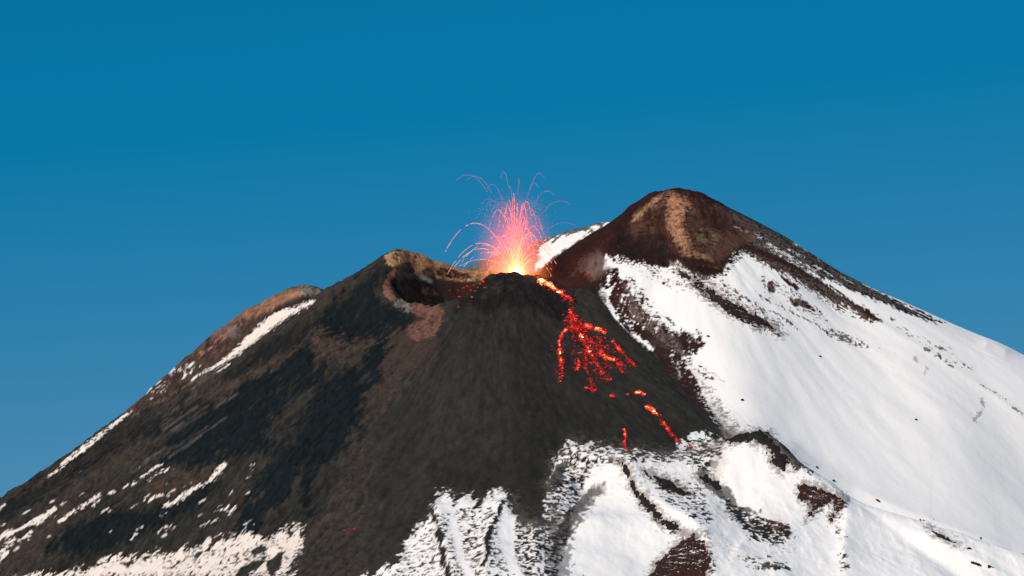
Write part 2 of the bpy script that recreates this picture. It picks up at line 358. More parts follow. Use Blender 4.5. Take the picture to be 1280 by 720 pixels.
for p in [[(292,722),(300,708),(325,700),(335,702),(320,712),(305,724)], [(308,690),(325,682),(335,686),(318,694)], [(150,704),(170,700),(160,710)], [(236,694),(255,690),(246,698)], [(330,700),(355,690),(350,712),(338,722)]]:
    paint(p, ASH, 3, 'a', 1)
# --- snow in the middle, with rock ribs
mid = [(440,726),(470,716),(498,702),(505,680),(520,660),(535,646),(541,630),(548,616),(560,612),(568,622),(588,617),(600,628),(620,611),(632,612),(640,636),(652,655),(680,655),(700,650),(720,640),(720,726)]
paint(mid, SNOW, 6, 'i', 1.0, 1, n2='f', bias=-1)
speckle([(505,690),(540,640),(600,625),(640,640),(640,726),(480,726)], ROCK, .27, 'g', 6)
speckle([(640,640),(700,650),(705,726),(640,726)], ROCK, .50, 'g', 5)
speckle([(560,640),(605,640),(605,726),(560,726)], ROCK, .31, 'g', 5)
for p, w in [([(540,640),(547,655),(548,670),(553,690),(556,705),(562,724)],3.2),([(627,628),(622,645),(614,660),(608,676),(610,690),(604,705)],3.6),([(568,622),(572,632),(580,640)],1.6),([(600,628),(592,636)],1.6),([(636,616),(636,640)],1.5)]:
    paint(p, ROCK, 4, 'i', 1.2, 1, line=w, n2='a')
for p, w in [([(566,650),(570,672),(576,700),(590,724)], 2.6), ([(632,650),(630,675),(636,695),(650,724)], 4.4)]:   # clean wind-packed troughs
    paint(p, SNOW, 4, 'g', 1.2, 1, line=w, n2='f')
# --- foot hills: snow everywhere, then rock
footsnow = [(676,726),(680,650),(686,600),(692,572),(716,553),(745,556),(780,563),(840,570),(853,548),(872,540),(900,552),(925,548),(950,546),(985,576),(1290,690),(1290,740)]
paint(footsnow, SNOW, 6, 'i', 1.2, 1, n2='I', where=Y < -250)
speckle([(690,570),(760,558),(850,566),(905,556),(930,580),(900,600),(800,620),(720,640),(690,700)], (0.52,0.44,0.39), .30, 'I', 16, .5, Y < -250, .5)
speckle([(880,590),(960,640),(1000,660),(1020,700),(900,716),(880,650)], (0.58,0.50,0.45), .32, 'I', 16, .45, Y < -250, .5)
speckle([(676,726),(680,600),(715,553),(760,558),(742,590),(720,640),(700,726)], ROCK, .48, 'g', 4)
speckle([(745,556),(850,560),(890,545),(900,560),(870,585),(790,580)], ROCK, .45, 'g', 5)
speckle([(850,545),(900,545),(905,560),(895,600),(870,590)], ROCK, .5, 'g', 4)
paint([(688,700),(690,668),(712,638),(733,613),(755,604),(748,622),(726,648),(706,680)], (0.05,0.033,0.028), 7, 'i', 5, .85, n2='a')
paint([(688,612),(694,582),(716,573),(706,592),(700,608)], ROCK, 5, 'i', 1.5, .9)
paint([(690,630),(720,660),(705,726),(680,726)], ROCK, 8, 'H', 3, .6, n2='i')
speckle([(800,585),(880,600),(900,660),(870,660),(820,625)], ROCK, .33, 'g', 8)
paint([(890,556),(905,556),(908,575),(900,600),(890,590)], DUST, 4, 'i', 4, .6)
paint([(868,594),(885,592),(905,610),(925,632),(945,642),(925,644),(900,622),(880,608)], ROCK, 6, 'H', 2, .85, n2='i')
speckle([(885,600),(910,615),(945,640),(985,650),(1000,668),(980,690),(935,680),(900,640)], ROCK, .62, 'g', 12)
speckle([(930,640),(990,652),(992,672),(950,682)], ROCK, .66, 'g', 6)
speckle([(945,700),(990,700),(990,716),(950,716)], ROCK, .58, 'g', 5)
paint([(955,640),(975,640),(988,655),(970,662)], (0.75,0.30,0.22), 6, 'i', 5, .12, snowy=True)  # faint red glow on the snow, painted into its colour
speckle([(1030,640),(1070,650),(1066,700),(1080,720),(1040,720)], ROCK, .36, 'I', 12)
speckle([(915,690),(960,690),(1010,715),(930,718)], ROCK, .22, 'g', 6, 1, Y < -250)
speckle([(690,560),(850,562),(905,552),(905,575),(850,580),(690,590)], ASH, .42, 'g', 6, 1, Y < -250)
for l, w_, sf, o_ in [([(690,640),(684,605),(694,572),(718,553),(780,562),(850,567),(900,556)], 3, 9, .55), ([(502,700),(520,662),(540,634),(556,612),(590,620),(604,628),(628,612)], 1, 5, .45), ([(640,625),(655,655),(690,655)], 6, 10, .6)]:
    paint(l, (0.11, 0.09, 0.078), 6, 'g', sf, o_, line=w_, n2='f', where=Y < -250)
# --- great snow flank
bs = (zB > zA - 6) & (zB > zD - 6) | (isB > .02)
flank = [(757,320),(775,322),(800,328),(838,334),(845,326),(880,348),(903,342),(914,318),(930,313),(948,316),(965,330),(1000,346),(1040,360),(1290,430),(1290,700),(1000,590),(905,556),(880,530),(850,490),(825,462),(800,440),(775,410),(755,395),(748,370)]
rock0 = bs & (V < 360) & (U > 680)
brown_wall = np.nonzero(rock0 | ((isB > .5) & (U < 1000)))
mix = (0.5 + 0.5 * np.clip(N['I'][brown_wall] + .6 * N['b'][brown_wall], -1, 1))[:, None]
col[brown_wall] = np.array(REDB) * (1 - mix) + np.array((0.020, 0.008, 0.007)) * mix
# right skyline: snow between dark ribs
skyl = [(890,245),(905,256),(985,296),(1050,336),(1120,373),(1200,410),(1290,449),(1290,470),(1200,432),(1100,400),(1000,352),(950,318),(930,300)]
paint([(1000,300),(1290,440),(1290,560),(1060,400),(985,345),(950,318),(935,308)], SNOW, 3, 'b', 1.2, 1, where=bs)
paint(flank, SNOW, 4, 'b', 1.1, 1, n2='i', where=bs)
paint([(905,258),(940,276),(985,298),(1050,338),(1120,376),(1180,404),(1160,401),(1100,378),(1040,352),(985,326),(940,300),(915,285)], ROCK, 3.5, 'b', 1.0, 1, n2='i', where=bs)
for p, w in [([(918,284),(935,290),(951,297)],1.6),([(958,304),(966,307)],1.6),([(968,310),(990,322)],2.4),([(985,312),(1005,322)],1.5),([(1018,332),(1040,345)],1.4),([(1005,330),(1020,337)],1.2),([(1050,346),(1066,354)],1.0)]:
    paint(p, SNOW, 1.6, 'b', .8, .95, line=w, where=bs)
paint([(930,296),(958,308),(1000,332),(1040,360),(1062,372),(1092,392),(1102,402),(1085,399),(1058,386),(1028,370),(1012,362),(985,342),(962,334),(944,322),(930,310)], REDB, 4, 'b', 1.1, 1, n2='i', where=bs)
paint([(885,345),(905,338),(912,316),(925,306),(900,300),(870,310),(845,322),(860,338)], REDB, 3, 'b', 1.5, 1, where=bs)
speckle([(764,336),(786,346),(800,374),(822,396),(848,412),(878,416),(890,430),(868,448),(850,456),(828,446),(800,436),(772,406),(756,376)], REDB, .74, 'b', 9, where=bs, dusty=False)
paint([(790,408),(845,414),(872,420),(864,440),(842,444),(848,458),(858,472),(870,490),(887,515),(906,543),(890,548),(850,505),(800,446)], (0.026,0.013,0.011), 7, 'b', 3, 1, n2='f', where=bs)
paint([(788,420),(800,426),(816,437)], SNOW, 2, 'b', 1.2, 1, line=3.2, n2='f', where=bs)
for p, c, a in [([(955,356),(966,349),(971,364),(961,368)], REDB, 2.5), ([(985,372),(1010,377),(1009,383),(992,383)], REDB, 2.5), ([(972,342),(984,349),(1000,360),(996,363),(980,353)], REDB, 2),
             ([(1078,388),(1098,393),(1090,396)], REDB, 2), ([(1112,396),(1120,399),(1114,403)], BROWN, 1.5)]:
    paint(p, c, a, 'b', 1.2, 1, n2='i', where=bs)
for p, w, o in [([(948,369),(975,383),(1000,396),(1022,406)],1.2,.95),([(966,389),(985,402),(996,411)],1.1,.9),([(1024,408),(1040,420)],2.0,.9),
             ([(1156,436),(1160,438)],2,.6),([(1143,448),(1146,452)],2.4,.35),([(1168,433),(1178,436)],1.4,.5),([(1173,442),(1175,447)],1.5,.7),([(1200,453),(1214,461)],.7,.7),([(1158,460),(1155,468)],1.8,.25),
             ([(1227,498),(1228,512),(1216,526)],3.0,.35),([(1188,457),(1192,459)],.8,.6),([(1225,480),(1245,492),(1262,505),(1280,520)],.7,.55),([(1122,408),(1134,413)],.7,.5),([(880,460),(895,470),(905,478)],1.0,.3),([(845,355),(862,360)],1,.6),([(830,395),(845,408)],1.5,.7)]:
    paint(p, (0.10, 0.065, 0.05), 2.6, 'b', .9, min(1, o * 1.5), line=w * .75, n2='f', where=bs, bias=-.4)
speckle([(1024,404),(1045,408),(1072,420),(1096,434),(1080,440),(1050,430),(1030,422)], (0.10,0.065,0.05), .5, 'b', 5, .95, bs, .3)
speckle([(1085,424),(1125,440),(1120,446),(1085,436)], (0.2,0.15,0.12), .3, 'b', 5, .8, bs, .3)
speckle([(1110,395),(1190,425),(1220,470),(1180,465),(1120,420)], (0.12,0.08,0.06), .20, 'b', 10, .9, bs, .2)
speckle([(930,345),(1020,380),(1060,410),(1010,410),(940,375)], REDB, .20, 'b', 8, 1, bs)
speckle([(900,252),(985,294),(1060,340),(1160,392),(1150,398),(1060,362),(985,330),(930,306)], ROCK, .50, 'b', 3, 1, bs)
speckle([(950,296),(1040,345),(1110,384),(1090,386),(1020,352),(955,312)], SNOW, .34, 'b', 4, 1, bs)
speckle([(765,330),(800,345),(860,430),(910,480),(880,480),(830,440),(780,400)], REDB, .36, 'b', 8, where=bs)
speckle([(770,322),(860,330),(900,372),(860,375),(800,350)], REDB, .20, 'b', 5, where=bs)
# ash blown over the snow along the gully
paint([(740,352),(760,395),(790,432),(830,468),(862,505),(888,536),(906,550),(880,556),(840,520),(780,450),(740,400)], ASH, 9, 'b', 5, .9, where=bs)
speckle([(850,455),(880,490),(905,525),(935,548),(905,552),(880,520),(845,470)], (0.06,0.045,0.04), .58, 'b', 16, .75, bs)
for o_, w_, sf in ((.55, 16, 16), (.75, 6, 9)):
    paint([(822,446),(845,466),(868,500),(890,530),(912,545)], (0.09,0.072,0.062), 6, 'b', sf, o_, line=w_, n2='f', where=bs & (zB > zD))
speckle([(840,440),(900,480),(930,520),(950,545),(905,550),(870,500)], (0.14,0.11,0.09), .42, 'b', 14, .8, bs, .35)
speckle([(915,296),(1000,330),(1062,366),(1110,404),(1090,412),(1040,392),(980,352),(930,325)], REDB, .40, 'b', 8, 1, bs)
speckle([(940,330),(1000,362),(1050,402),(1010,398),(950,362)], REDB, .30, 'b', 6, 1, bs)
speckle([(850,325),(910,345),(985,398),(990,420),(930,400),(870,362)], REDB, .33, 'b', 8, 1, bs)
speckle([(782,398),(800,420),(850,440),(872,470),(905,540),(880,540),(830,480),(790,430),(772,404)], (0.028,0.014,0.0115), .72, 'b', 5, 1, bs, dusty=False)
speckle([(742,338),(775,330),(778,352),(758,366),(744,356)], REDK, .66, 'b', 5, 1, bs, dusty=False)
paint([(792,419),(802,426),(815,436)], SNOW, 2.5, 'b', 1.2, 1, line=2.6, n2='f', where=bs)
speckle([(752,314),(800,318),(850,322),(905,330),(912,312),(932,306),(935,322),(905,352),(880,356),(840,342),(800,338),(765,334)], REDK, .50, 'b', 7, 1, bs, dusty=False)
speckle([(838,326),(868,344),(912,372),(985,415),(975,424),(920,402),(872,372)], REDK, .52, 'b', 8, 1, bs)
# summit colours
top = bs & (V < 335)
speckle([(770,290),(812,244),(850,234),(900,250),(960,285),(940,310),(900,335),(850,330),(790,310)], (0.085,0.042,0.030), .62, 'I', 14, .9, top, .7)
for p, c, fr, fe, o in [([(782,284),(790,266),(802,254),(813,244),(832,238),(830,250),(814,264),(798,280)], TAN, .80, 4, .9),
    ([(832,235),(868,236),(872,255),(862,280),(870,300),(895,318),(908,338),(850,328),(832,304),(820,288),(826,262)], ORANGE, .84, 8, .95),
    ([(850,290),(885,300),(910,318),(905,336),(860,326),(846,310)], BROWN, .6, 8, .9),
    ([(812,266),(832,252),(836,270),(830,300),(812,292)], REDB, .62, 6, 1),
    ([(856,285),(885,266),(908,283),(914,312),(880,320),(856,306)], OLIVE, .62, 10, .8),
    ([(854,256),(870,246),(896,252),(890,266),(864,264)], REDB, .72, 4, .9),
    ([(858,264),(876,262),(880,280),(864,282)], BLACK, .72, 6, 1), ([(896,276),(912,274),(914,288),(900,290)], BLACK, .68, 5, 1),
    ([(890,245),(930,266),(955,282),(930,282),(900,268)], BROWN, .7, 5, .9),
    ([(752,298),(790,303),(832,320),(842,334),(800,330),(762,320)], BLACK, .76, 6, 1),
    ([(780,286),(830,292),(845,318),(800,312)], (0.014,0.006,0.005), .6, 8, 1),
    ([(698,348),(718,322),(745,300),(770,283),(782,288),(762,302),(757,325),(737,347),(715,354)], (0.085,0.045,0.034), .66, 6, .95),
    ([(728,350),(757,343),(766,380),(752,396),(733,372)], BLACK, .8, 6, 1)]:
    speckle(p, c, fr - .04, 'I', fe * 2.0, o * .92, bs, .8)
OUTCROPS = [
 ([(903,552),(920,543),(944,538),(962,542),(976,562),(1001,584),(986,583),(979,592),(966,580),(956,562),(940,552),(916,555)], 'black', 'black curved rock crest on the snowy knoll right of the lava toe', 3.5, 5.0, 1),
 ([(807,722),(830,692),(850,674),(868,668),(884,680),(890,700),(884,726),(820,730)], 'brown', 'large dark brown outcrop at the bottom edge below the curving rock ridge', 5, 3, 2),
 ([(996,608),(1005,603),(1022,606),(1040,616),(1059,622),(1051,640),(1040,652),(1035,645),(1040,628),(1022,638),(1008,649),(1012,632),(997,622)], 'brown', 'red-brown forked rock patch on the snow right of the black crest', 3, 3, 3),
 ([(762,571),(780,575),(790,590),(794,606),(811,622),(826,641),(846,656),(862,664),(882,670),(850,669),(826,657),(806,637),(790,620),(786,602),(776,584)], 'black', 'thin black rock ridge winding down through snow below the lava spots', 2.5, 3, 4),
 ([(800,587),(816,589),(840,600),(868,617),(852,622),(830,613),(812,599)], 'black', 'black slanting rock patch between the winding ridge and the rounded snow face', 2.5, 4, 5),
 ([(842,330),(860,343),(882,354),(906,373),(926,383),(946,394),(966,405),(979,418),(960,413),(940,406),(916,396),(890,378),(866,358),(846,342)], 'purple', 'long dark rock band slanting across the upper snow slope below the summit', 2.5, 4.5, 6),
 ([(1146,646),(1156,648),(1162,653),(1150,653)], 'black', 'small black rock beside the upper end of the line of lower right rocks', 2, 1.2, 7, .8),
 ([(1160,660),(1172,666),(1202,680),(1196,681),(1170,671)], 'black', 'narrow elongated black rock streak on the lower right snow', 2, 1.2, 8, .8),
 ([(1206,683),(1214,684),(1219,688),(1208,688)], 'black', 'small rounded black rock alone above the lowest pair of lower right rocks', 2, 1.2, 9, .8),
 ([(1210,700),(1222,701),(1230,706),(1226,711),(1214,706)], 'black', 'left one of the lowest pair of black rocks at the right edge', 2, 1.2, 10, .8),
 ([(1230,704),(1240,706),(1246,711),(1234,711)], 'black', 'right one of the lowest pair of black rocks at the right edge', 2, 1.2, 11, .8),
 ([(1086,620),(1096,623),(1104,629),(1094,627)], 'black', 'small black rock sliver right of the red-brown forked patch', 1.6, 1.0, 12, .8),
 ([(868,594),(882,592),(898,604),(906,613),(894,612),(880,606)], 'black', 'dark rock lump left of the rounded snow face', 2, 3, 13),
]
for oc in [o for o in OUTCROPS if np.ptp(np.array(o[0])[:, 0]) > 36]:   # grit shed on the snow round the rocks
    paint(oc[0], (0.20, 0.155, 0.135), 5, 'g', 4, .7, n2='f', bias=2.5, where=Y < 60)
    speckle([tuple(np.array(q) + (np.array(q) - np.mean(oc[0], 0)) * .18 + (2, 5)) for q in oc[0]], ROCK, .36, 'g', 5, 1, Y < 60)
speckle([(735,305),(775,288),(830,286),(850,315),(905,320),(925,300),(950,318),(905,340),(850,332),(780,325)], BLACK, .54, 'b', 9, .9, top, .5)
speckle([(812,262),(835,250),(838,290),(850,312),(820,305)], REDK, .56, 'i', 7, .9, top, .5)
speckle([(862,250),(900,258),(940,285),(920,300),(880,285)], REDK, .46, 'i', 7, .9, top, .5)
# keep blown ash out of the outskirts: beyond the surveyed face the mountain is ash with old snow
shade = 1 + ((.12 + .2 * leftside) * N['i'] + (.16 + .16 * leftside) * N['a']) * (1 - snow)
shade = shade + (.2 + .35 * leftside) * N['f'] * (1 - snow) * smooth(0, .05, col.max(-1)) * .6
col *= np.clip(shade, .35, 1.8)[..., None]
col[:] = np.clip(col, 0.003, .9)

# ------------------------------------------------------------------ helpers that make objects
def mesh_obj(name, verts, faces, mat, parent=None, smooth_shade=True, uvcols=None):
    me = bpy.data.meshes.new(name)
    if isinstance(verts, np.ndarray) and isinstance(faces, np.ndarray):
        me.vertices.add(len(verts)); me.vertices.foreach_set('co', verts.astype(np.float32).ravel())
        k = faces.shape[1]; me.loops.add(faces.size); me.loops.foreach_set('vertex_index', faces.astype(np.int32).ravel())
        me.polygons.add(len(faces)); me.polygons.foreach_set('loop_start', np.arange(0, faces.size, k, dtype=np.int32))
        me.update(calc_edges=True); me.validate()
    else:
        me.from_pydata([tuple(v) for v in verts], [], [tuple(f) for f in faces]); me.update()
    if smooth_shade: me.polygons.foreach_set('use_smooth', np.ones(len(me.polygons), bool))
    me.materials.append(mat)
    o = bpy.data.objects.new(name, me); C.objects.link(o)
    if parent: o.parent = parent; o.matrix_parent_inverse.identity(); 
    return o
def add_attr(o, name, data, typ):
    data = np.asarray(data, float)
    if typ == 'FLOAT': data = np.repeat(data.reshape(-1, 1), 4, 1)
    if typ == 'FLOAT_VECTOR': data = np.c_[data.reshape(-1, 3), np.ones(data.size // 3)]
    typ = 'FLOAT_COLOR'
    at = o.data.attributes.new(name, typ, 'POINT')
    at.data.foreach_set('color' if typ == 'FLOAT_COLOR' else ('vector' if typ == 'FLOAT_VECTOR' else 'value'), np.ascontiguousarray(data, dtype=np.float32).ravel())
def tag(o, label=None, cat=None, group=None, kind=None):
    if label: o['label'] = label
    if cat: o['category'] = cat
    if group: o['group'] = group
    if kind: o['kind'] = kind
    return o
def empty(name, loc):
    o = bpy.data.objects.new(name, None); C.objects.link(o); o.location = loc; o.empty_display_size = 4; return o
class G:   # tiny node-graph helper
    def __init__(s, name):
        s.m = bpy.data.materials.new(name); s.m.use_nodes = True; s.t = s.m.node_tree; s.t.nodes.clear(); s.out = s.n('OutputMaterial')
    def n(s, typ, **kw):
        nd = s.t.nodes.new('ShaderNode' + typ)
        for k, v in kw.items(): setattr(nd, k, v)
        return nd
    def l(s, a, b): s.t.links.new(a, b)
    def math(s, op, a, b=None, clamp=False):
        nd = s.n('Math', operation=op, use_clamp=clamp)
        for i, x in enumerate((a, b)):
            if x is None: continue
            if isinstance(x, (int, float)): nd.inputs[i].default_value = x
            else: s.l(x, nd.inputs[i])
        return nd.outputs[0]
    def ramp(s, fac, stops):
        nd = s.n('ValToRGB'); s.l(fac, nd.inputs[0]); e = nd.color_ramp.elements
        while len(e) < len(stops): e.new(0.5)
        for el, (p, c) in zip(e, stops): el.position = p; el.color = (*c, 1)
        return nd.outputs[0]
    def noise(s, vec, scale, detail=4, rough=.55):
        nd = s.n('TexNoise'); nd.inputs['Scale'].default_value = scale; nd.inputs['Detail'].default_value = detail; nd.inputs['Roughness'].default_value = rough
        if vec is not None: s.l(vec, nd.inputs['Vector'])
        return nd.outputs['Fac']

def ground_material():
    g = G('ash_rock_and_snow')
    a = g.n('Attribute', attribute_name='albedo'); sn = g.n('Attribute', attribute_name='snow'); st = g.n('Attribute', attribute_name='runnel')
    geo = g.n('NewGeometry')
    nf = g.noise(geo.outputs['Position'], 0.55, 5, .65); ns = g.noise(st.outputs['Color'], 1.0, 4, .6); nb = g.noise(geo.outputs['Position'], 0.09, 4, .6)
    rock = g.math('SUBTRACT', 1.0, sn.outputs['Color'])
    # grain: rock varies a lot, snow hardly
    va = g.math('ADD', g.math('MULTIPLY', g.math('SUBTRACT', nf, .5), 1.1), g.math('MULTIPLY', g.math('SUBTRACT', ns, .5), 1.15))
    va = g.math('MULTIPLY', va, g.math('ADD', g.math('MULTIPLY', rock, 1.0), .05))
    fac = g.math('MAXIMUM', g.math('ADD', 1.0, va), .25)
    mx = g.n('Mix', data_type='RGBA', blend_type='MULTIPLY'); mx.inputs[0].default_value = 1
    g.l(a.outputs['Color'], mx.inputs[6]); g.l(fac, mx.inputs[7])
    h = g.math('ADD', g.math('MULTIPLY', nf, g.math('ADD', g.math('MULTIPLY', rock, 1.1), .06)), g.math('MULTIPLY', ns, g.math('ADD', g.math('MULTIPLY', rock, .9), .12)))
    h = g.math('ADD', h, g.math('MULTIPLY', nb, g.math('ADD', g.math('MULTIPLY', rock, 1.2), .5)))
    bp = g.n('Bump'); bp.inputs['Strength'].default_value = .55; bp.inputs['Distance'].default_value = 1.2; g.l(h, bp.inputs['Height'])
    b = g.n('BsdfPrincipled'); g.l(mx.outputs[2], b.inputs['Base Color']); b.inputs['Roughness'].default_value = .95; b.inputs['Specular IOR Level'].default_value = .08
    g.l(bp.outputs[0], b.inputs['Normal']); g.l(b.outputs[0], g.out.inputs['Surface'])
    return g.m
M_ground = ground_material()

# ------------------------------------------------------------------ the mountain as one sheet of ground reaching the horizon
ny, nx = X.shape
idx = np.arange(nx * ny).reshape(ny, nx)
quads = np.stack([idx[:-1, :-1], idx[:-1, 1:], idx[1:, 1:], idx[1:, :-1]], -1).reshape(-1, 4)
mountain = mesh_obj('mountain_terrain', np.stack([X, Y, Z], -1).reshape(-1, 3), quads, M_ground)
tag(mountain, 'volcano of dark ash and snow with a breached crater and higher summit', 'mountain', kind='structure')
add_attr(mountain, 'albedo', np.concatenate([col, np.ones(X.shape + (1,))], -1), 'FLOAT_COLOR')
add_attr(mountain, 'snow', snow, 'FLOAT')
wB = isB[..., None]
run = np.stack([aA / 5.0, rA / 30.0, np.zeros_like(X)], -1) * (1 - wB) + np.stack([aB / 6.0, rB / 40.0, np.full(X.shape, 9.0)], -1) * wB
add_attr(mountain, 'runnel', run, 'FLOAT_VECTOR')

ci = np.searchsorted(gx, -735); cj = np.searchsorted(gx, 740); ri = np.searchsorted(gy, -925); rj = np.searchsorted(gy, 255)
cx0, cy0 = gx[ci], gy[ri]; Zc = Z[ri:rj, ci:cj]
def height(x, y):
    fx = np.clip((np.asarray(x, float) - cx0) / SX, 0, Zc.shape[1] - 1.01); fy = np.clip((np.asarray(y, float) - cy0) / SY, 0, Zc.shape[0] - 1.01)
    i = fx.astype(int); j = fy.astype(int); a = fx - i; b = fy - j
    return (Zc[j, i] * (1 - a) + Zc[j, i + 1] * a) * (1 - b) + (Zc[j + 1, i] * (1 - a) + Zc[j + 1, i + 1] * a) * b
def hit(u, v):
    """where the ground is seen at a surveyed point"""
    ys = np.arange(-920, 250, 1.0); P = pt(u, v, ys); k = np.nonzero(P[2] < height(P[0], ys))[0]
    y = ys[k[0]] if len(k) else 100.0
    p = pt(u, v, y); return np.array([p[0], y, float(height(p[0], y))])

# ------------------------------------------------------------------ far snow ridge behind the fountain
def far_ridge():
    crest = [(430,420),(500,380),(560,345),(590,331),(612,323),(630,316),(650,309),(680,298),(700,291),(720,286),(740,281),(752,278),(772,277),(800,281),(860,300),(950,340),(1020,385),(1100,440),(1300,600)]
    xs = np.linspace(-330, 620, 420); yc = 760.0
    cr = np.array([pt(u, v, yc) for u, v in crest]); zc = np.interp(xs, cr[:, 0], cr[:, 2])
    zc = np.convolve(np.pad(zc, 9, 'edge'), np.ones(19) / 19, 'valid')
    ys = np.concatenate([np.linspace(yc - 420, yc, 190), np.linspace(yc + 6, yc + 420, 40)])
    XX, YY = np.meshgrid(xs, ys); d = np.abs(YY - yc)
    ZZ = zc[None] - 0.62 * np.sqrt(d * d + 400) + 12.4 - 0.0004 * d * d
    ZZ += 1.6 * fbm(XX / 22, YY / 22, 4, 90) + 0.8 * fbm((XX + YY) / 5, (XX - YY) / 26, 3, 95)
    u, v = proj(XX, YY, ZZ)
    nz = fbm((XX + .7 * YY) / 34, (XX - .7 * YY) / 9, 4, 97); n2 = fbm(XX / 5, YY / 9, 3, 99)
    cl = np.empty(XX.shape + (3,)); cl[:] = np.array((0.115, 0.112, 0.115)) * (1 + .25 * n2[..., None])
    sn = np.zeros(XX.shape)
    for p, amp in [([(669,335),(676,308),(692,297),(716,290),(738,290),(748,284),(756,277),(790,277),(790,284),(766,287),(740,295),(718,302),(702,316),(690,322),(674,332)], 4), ([(735,284),(745,281),(752,284),(742,287)], 2)]:
        s = seg_dist(p, u, v, True)[0] + amp * nz + amp * .7 * n2
        a = smooth(-1, 1, s); cl = cl * (1 - a[..., None]) + np.array((.84, .80, .76)) * a[..., None]; sn = np.maximum(sn, a)
    a = smooth(-3, 3, -np.abs(v - 281) + 3 + 3 * nz) * smooth(725, 735, u) * smooth(752, 745, u) * .6
    n1, n0 = XX.shape; ix = np.arange(n0 * n1).reshape(n1, n0)
    q = np.stack([ix[:-1, :-1], ix[:-1, 1:], ix[1:, 1:], ix[1:, :-1]], -1).reshape(-1, 4)
    o = mesh_obj('mountain_ridge', np.stack([XX, YY, ZZ], -1).reshape(-1, 3), q, M_ground)
    add_attr(o, 'albedo', np.concatenate([cl, np.ones(XX.shape + (1,))], -1), 'FLOAT_COLOR'); add_attr(o, 'snow', sn, 'FLOAT')
    add_attr(o, 'runnel', np.stack([XX / 6, YY / 20, 0 * XX], -1), 'FLOAT_VECTOR')
    tag(o, 'far grey ridge with a snow field behind the lava fountain', 'mountain ridge', kind='structure')
far_ridge()

# ------------------------------------------------------------------ rock outcrops standing out of the snow
def rock_material(name, c1, c2, lodged=.66):
    g = G(name); geo = g.n('NewGeometry')
    n1 = g.noise(geo.outputs['Position'], 0.35, 6, .65); n2 = g.noise(geo.outputs['Position'], 1.6, 4, .6)
    f = g.math('ADD', g.math('MULTIPLY', n1, .7), g.math('MULTIPLY', n2, .3))
    c = g.ramp(f, [(.32, c1), (.68, c2)])
    bp = g.n('Bump'); bp.inputs['Strength'].default_value = 1; bp.inputs['Distance'].default_value = 1.5; g.l(f, bp.inputs['Height'])
    mp = g.n('Mapping'); mp.inputs['Rotation'].default_value = (0, 0, R(35)); mp.inputs['Scale'].default_value = (.07, .30, .2); g.l(geo.outputs['Position'], mp.inputs[0])
    n3 = g.math('ADD', g.math('MULTIPLY', g.noise(mp.outputs[0], 1.0, 5, .65), .75), g.math('MULTIPLY', n2, .25))
    mr = g.n('MapRange'); mr.inputs[1].default_value = lodged; mr.inputs[2].default_value = lodged + .03; g.l(n3, mr.inputs[0])
    mx = g.n('Mix', data_type='RGBA'); g.l(mr.outputs[0], mx.inputs[0]); g.l(c, mx.inputs[6]); mx.inputs[7].default_value = (.84, .83, .82, 1); c = mx.outputs[2]
    b = g.n('BsdfPrincipled'); g.l(c, b.inputs['Base Color']); b.inputs['Roughness'].default_value = .92; b.inputs['Specular IOR Level'].default_value = .1
    g.l(bp.outputs[0], b.inputs['Normal']); g.l(b.outputs[0], g.out.inputs['Surface']); return g.m
M_black = rock_material('black_lava_rock', (.007, .0065, .006), (.034, .030, .027))
M_brown = rock_material('red_brown_scoria', (.017, .0075, .006), (.062, .028, .021), .575)
M_purple = rock_material('dark_purple_scoria', (.012, .007, .0075), (.045, .028, .028), .61)
def outcrop(poly, mat, label, hgt=4.0, amp=4.0, seed=0, slope=.45):
    P = np.array(poly, float); pts = np.array([hit(u, v) for u, v in poly])
    lo = pts.min(0) - 14; hi = pts.max(0) + 14
    if hi[1] - lo[1] > 260: lo[1] = hi[1] - 260
    xs = np.arange(lo[0], hi[0], 1.0); ys = np.arange(lo[1], hi[1], 1.3)
    XX, YY = np.meshgrid(xs, ys); zt = height(XX, YY); u, v = proj(XX, YY, zt)
    nz = fbm(XX / 9, YY / 12, 4, 200 + seed) + .6 * fbm(XX / 3, YY / 4.5, 3, 230 + seed)
    d = seg_dist(poly, u, v, True)[0] + amp * nz
    keep = d > -1.5
    zz = zt - 0.9 + np.clip(d * slope, -.9, hgt) * (1 + .35 * fbm(XX / 4, YY / 5, 3, 260 + seed)) + .45 * np.clip(d, 0, 2) * fbm(XX / 2.2, YY / 2.6, 2, 290 + seed)
    n1, n0 = XX.shape; ix = np.arange(n0 * n1).reshape(n1, n0)
    q = np.stack([ix[:-1, :-1], ix[:-1, 1:], ix[1:, 1:], ix[1:, :-1]], -1).reshape(-1, 4)
    q = q[keep.ravel()[q].any(1)]
    used, inv = np.unique(q, return_inverse=True)
    vv = np.stack([XX, YY, zz], -1).reshape(-1, 3)[used]
    base = np.array([vv[:, 0].mean(), vv[:, 1].mean(), vv[:, 2].min()])
    o = mesh_obj('rock_outcrop', vv - base, inv.reshape(-1, 4), mat); o.location = base
    tag(o, label, 'rock outcrop', 'rock outcrops standing out of the snow'); return o

for oc in OUTCROPS: outcrop(oc[0], {'black': M_black, 'brown': M_brown, 'purple': M_purple}[oc[1]], *oc[2:])

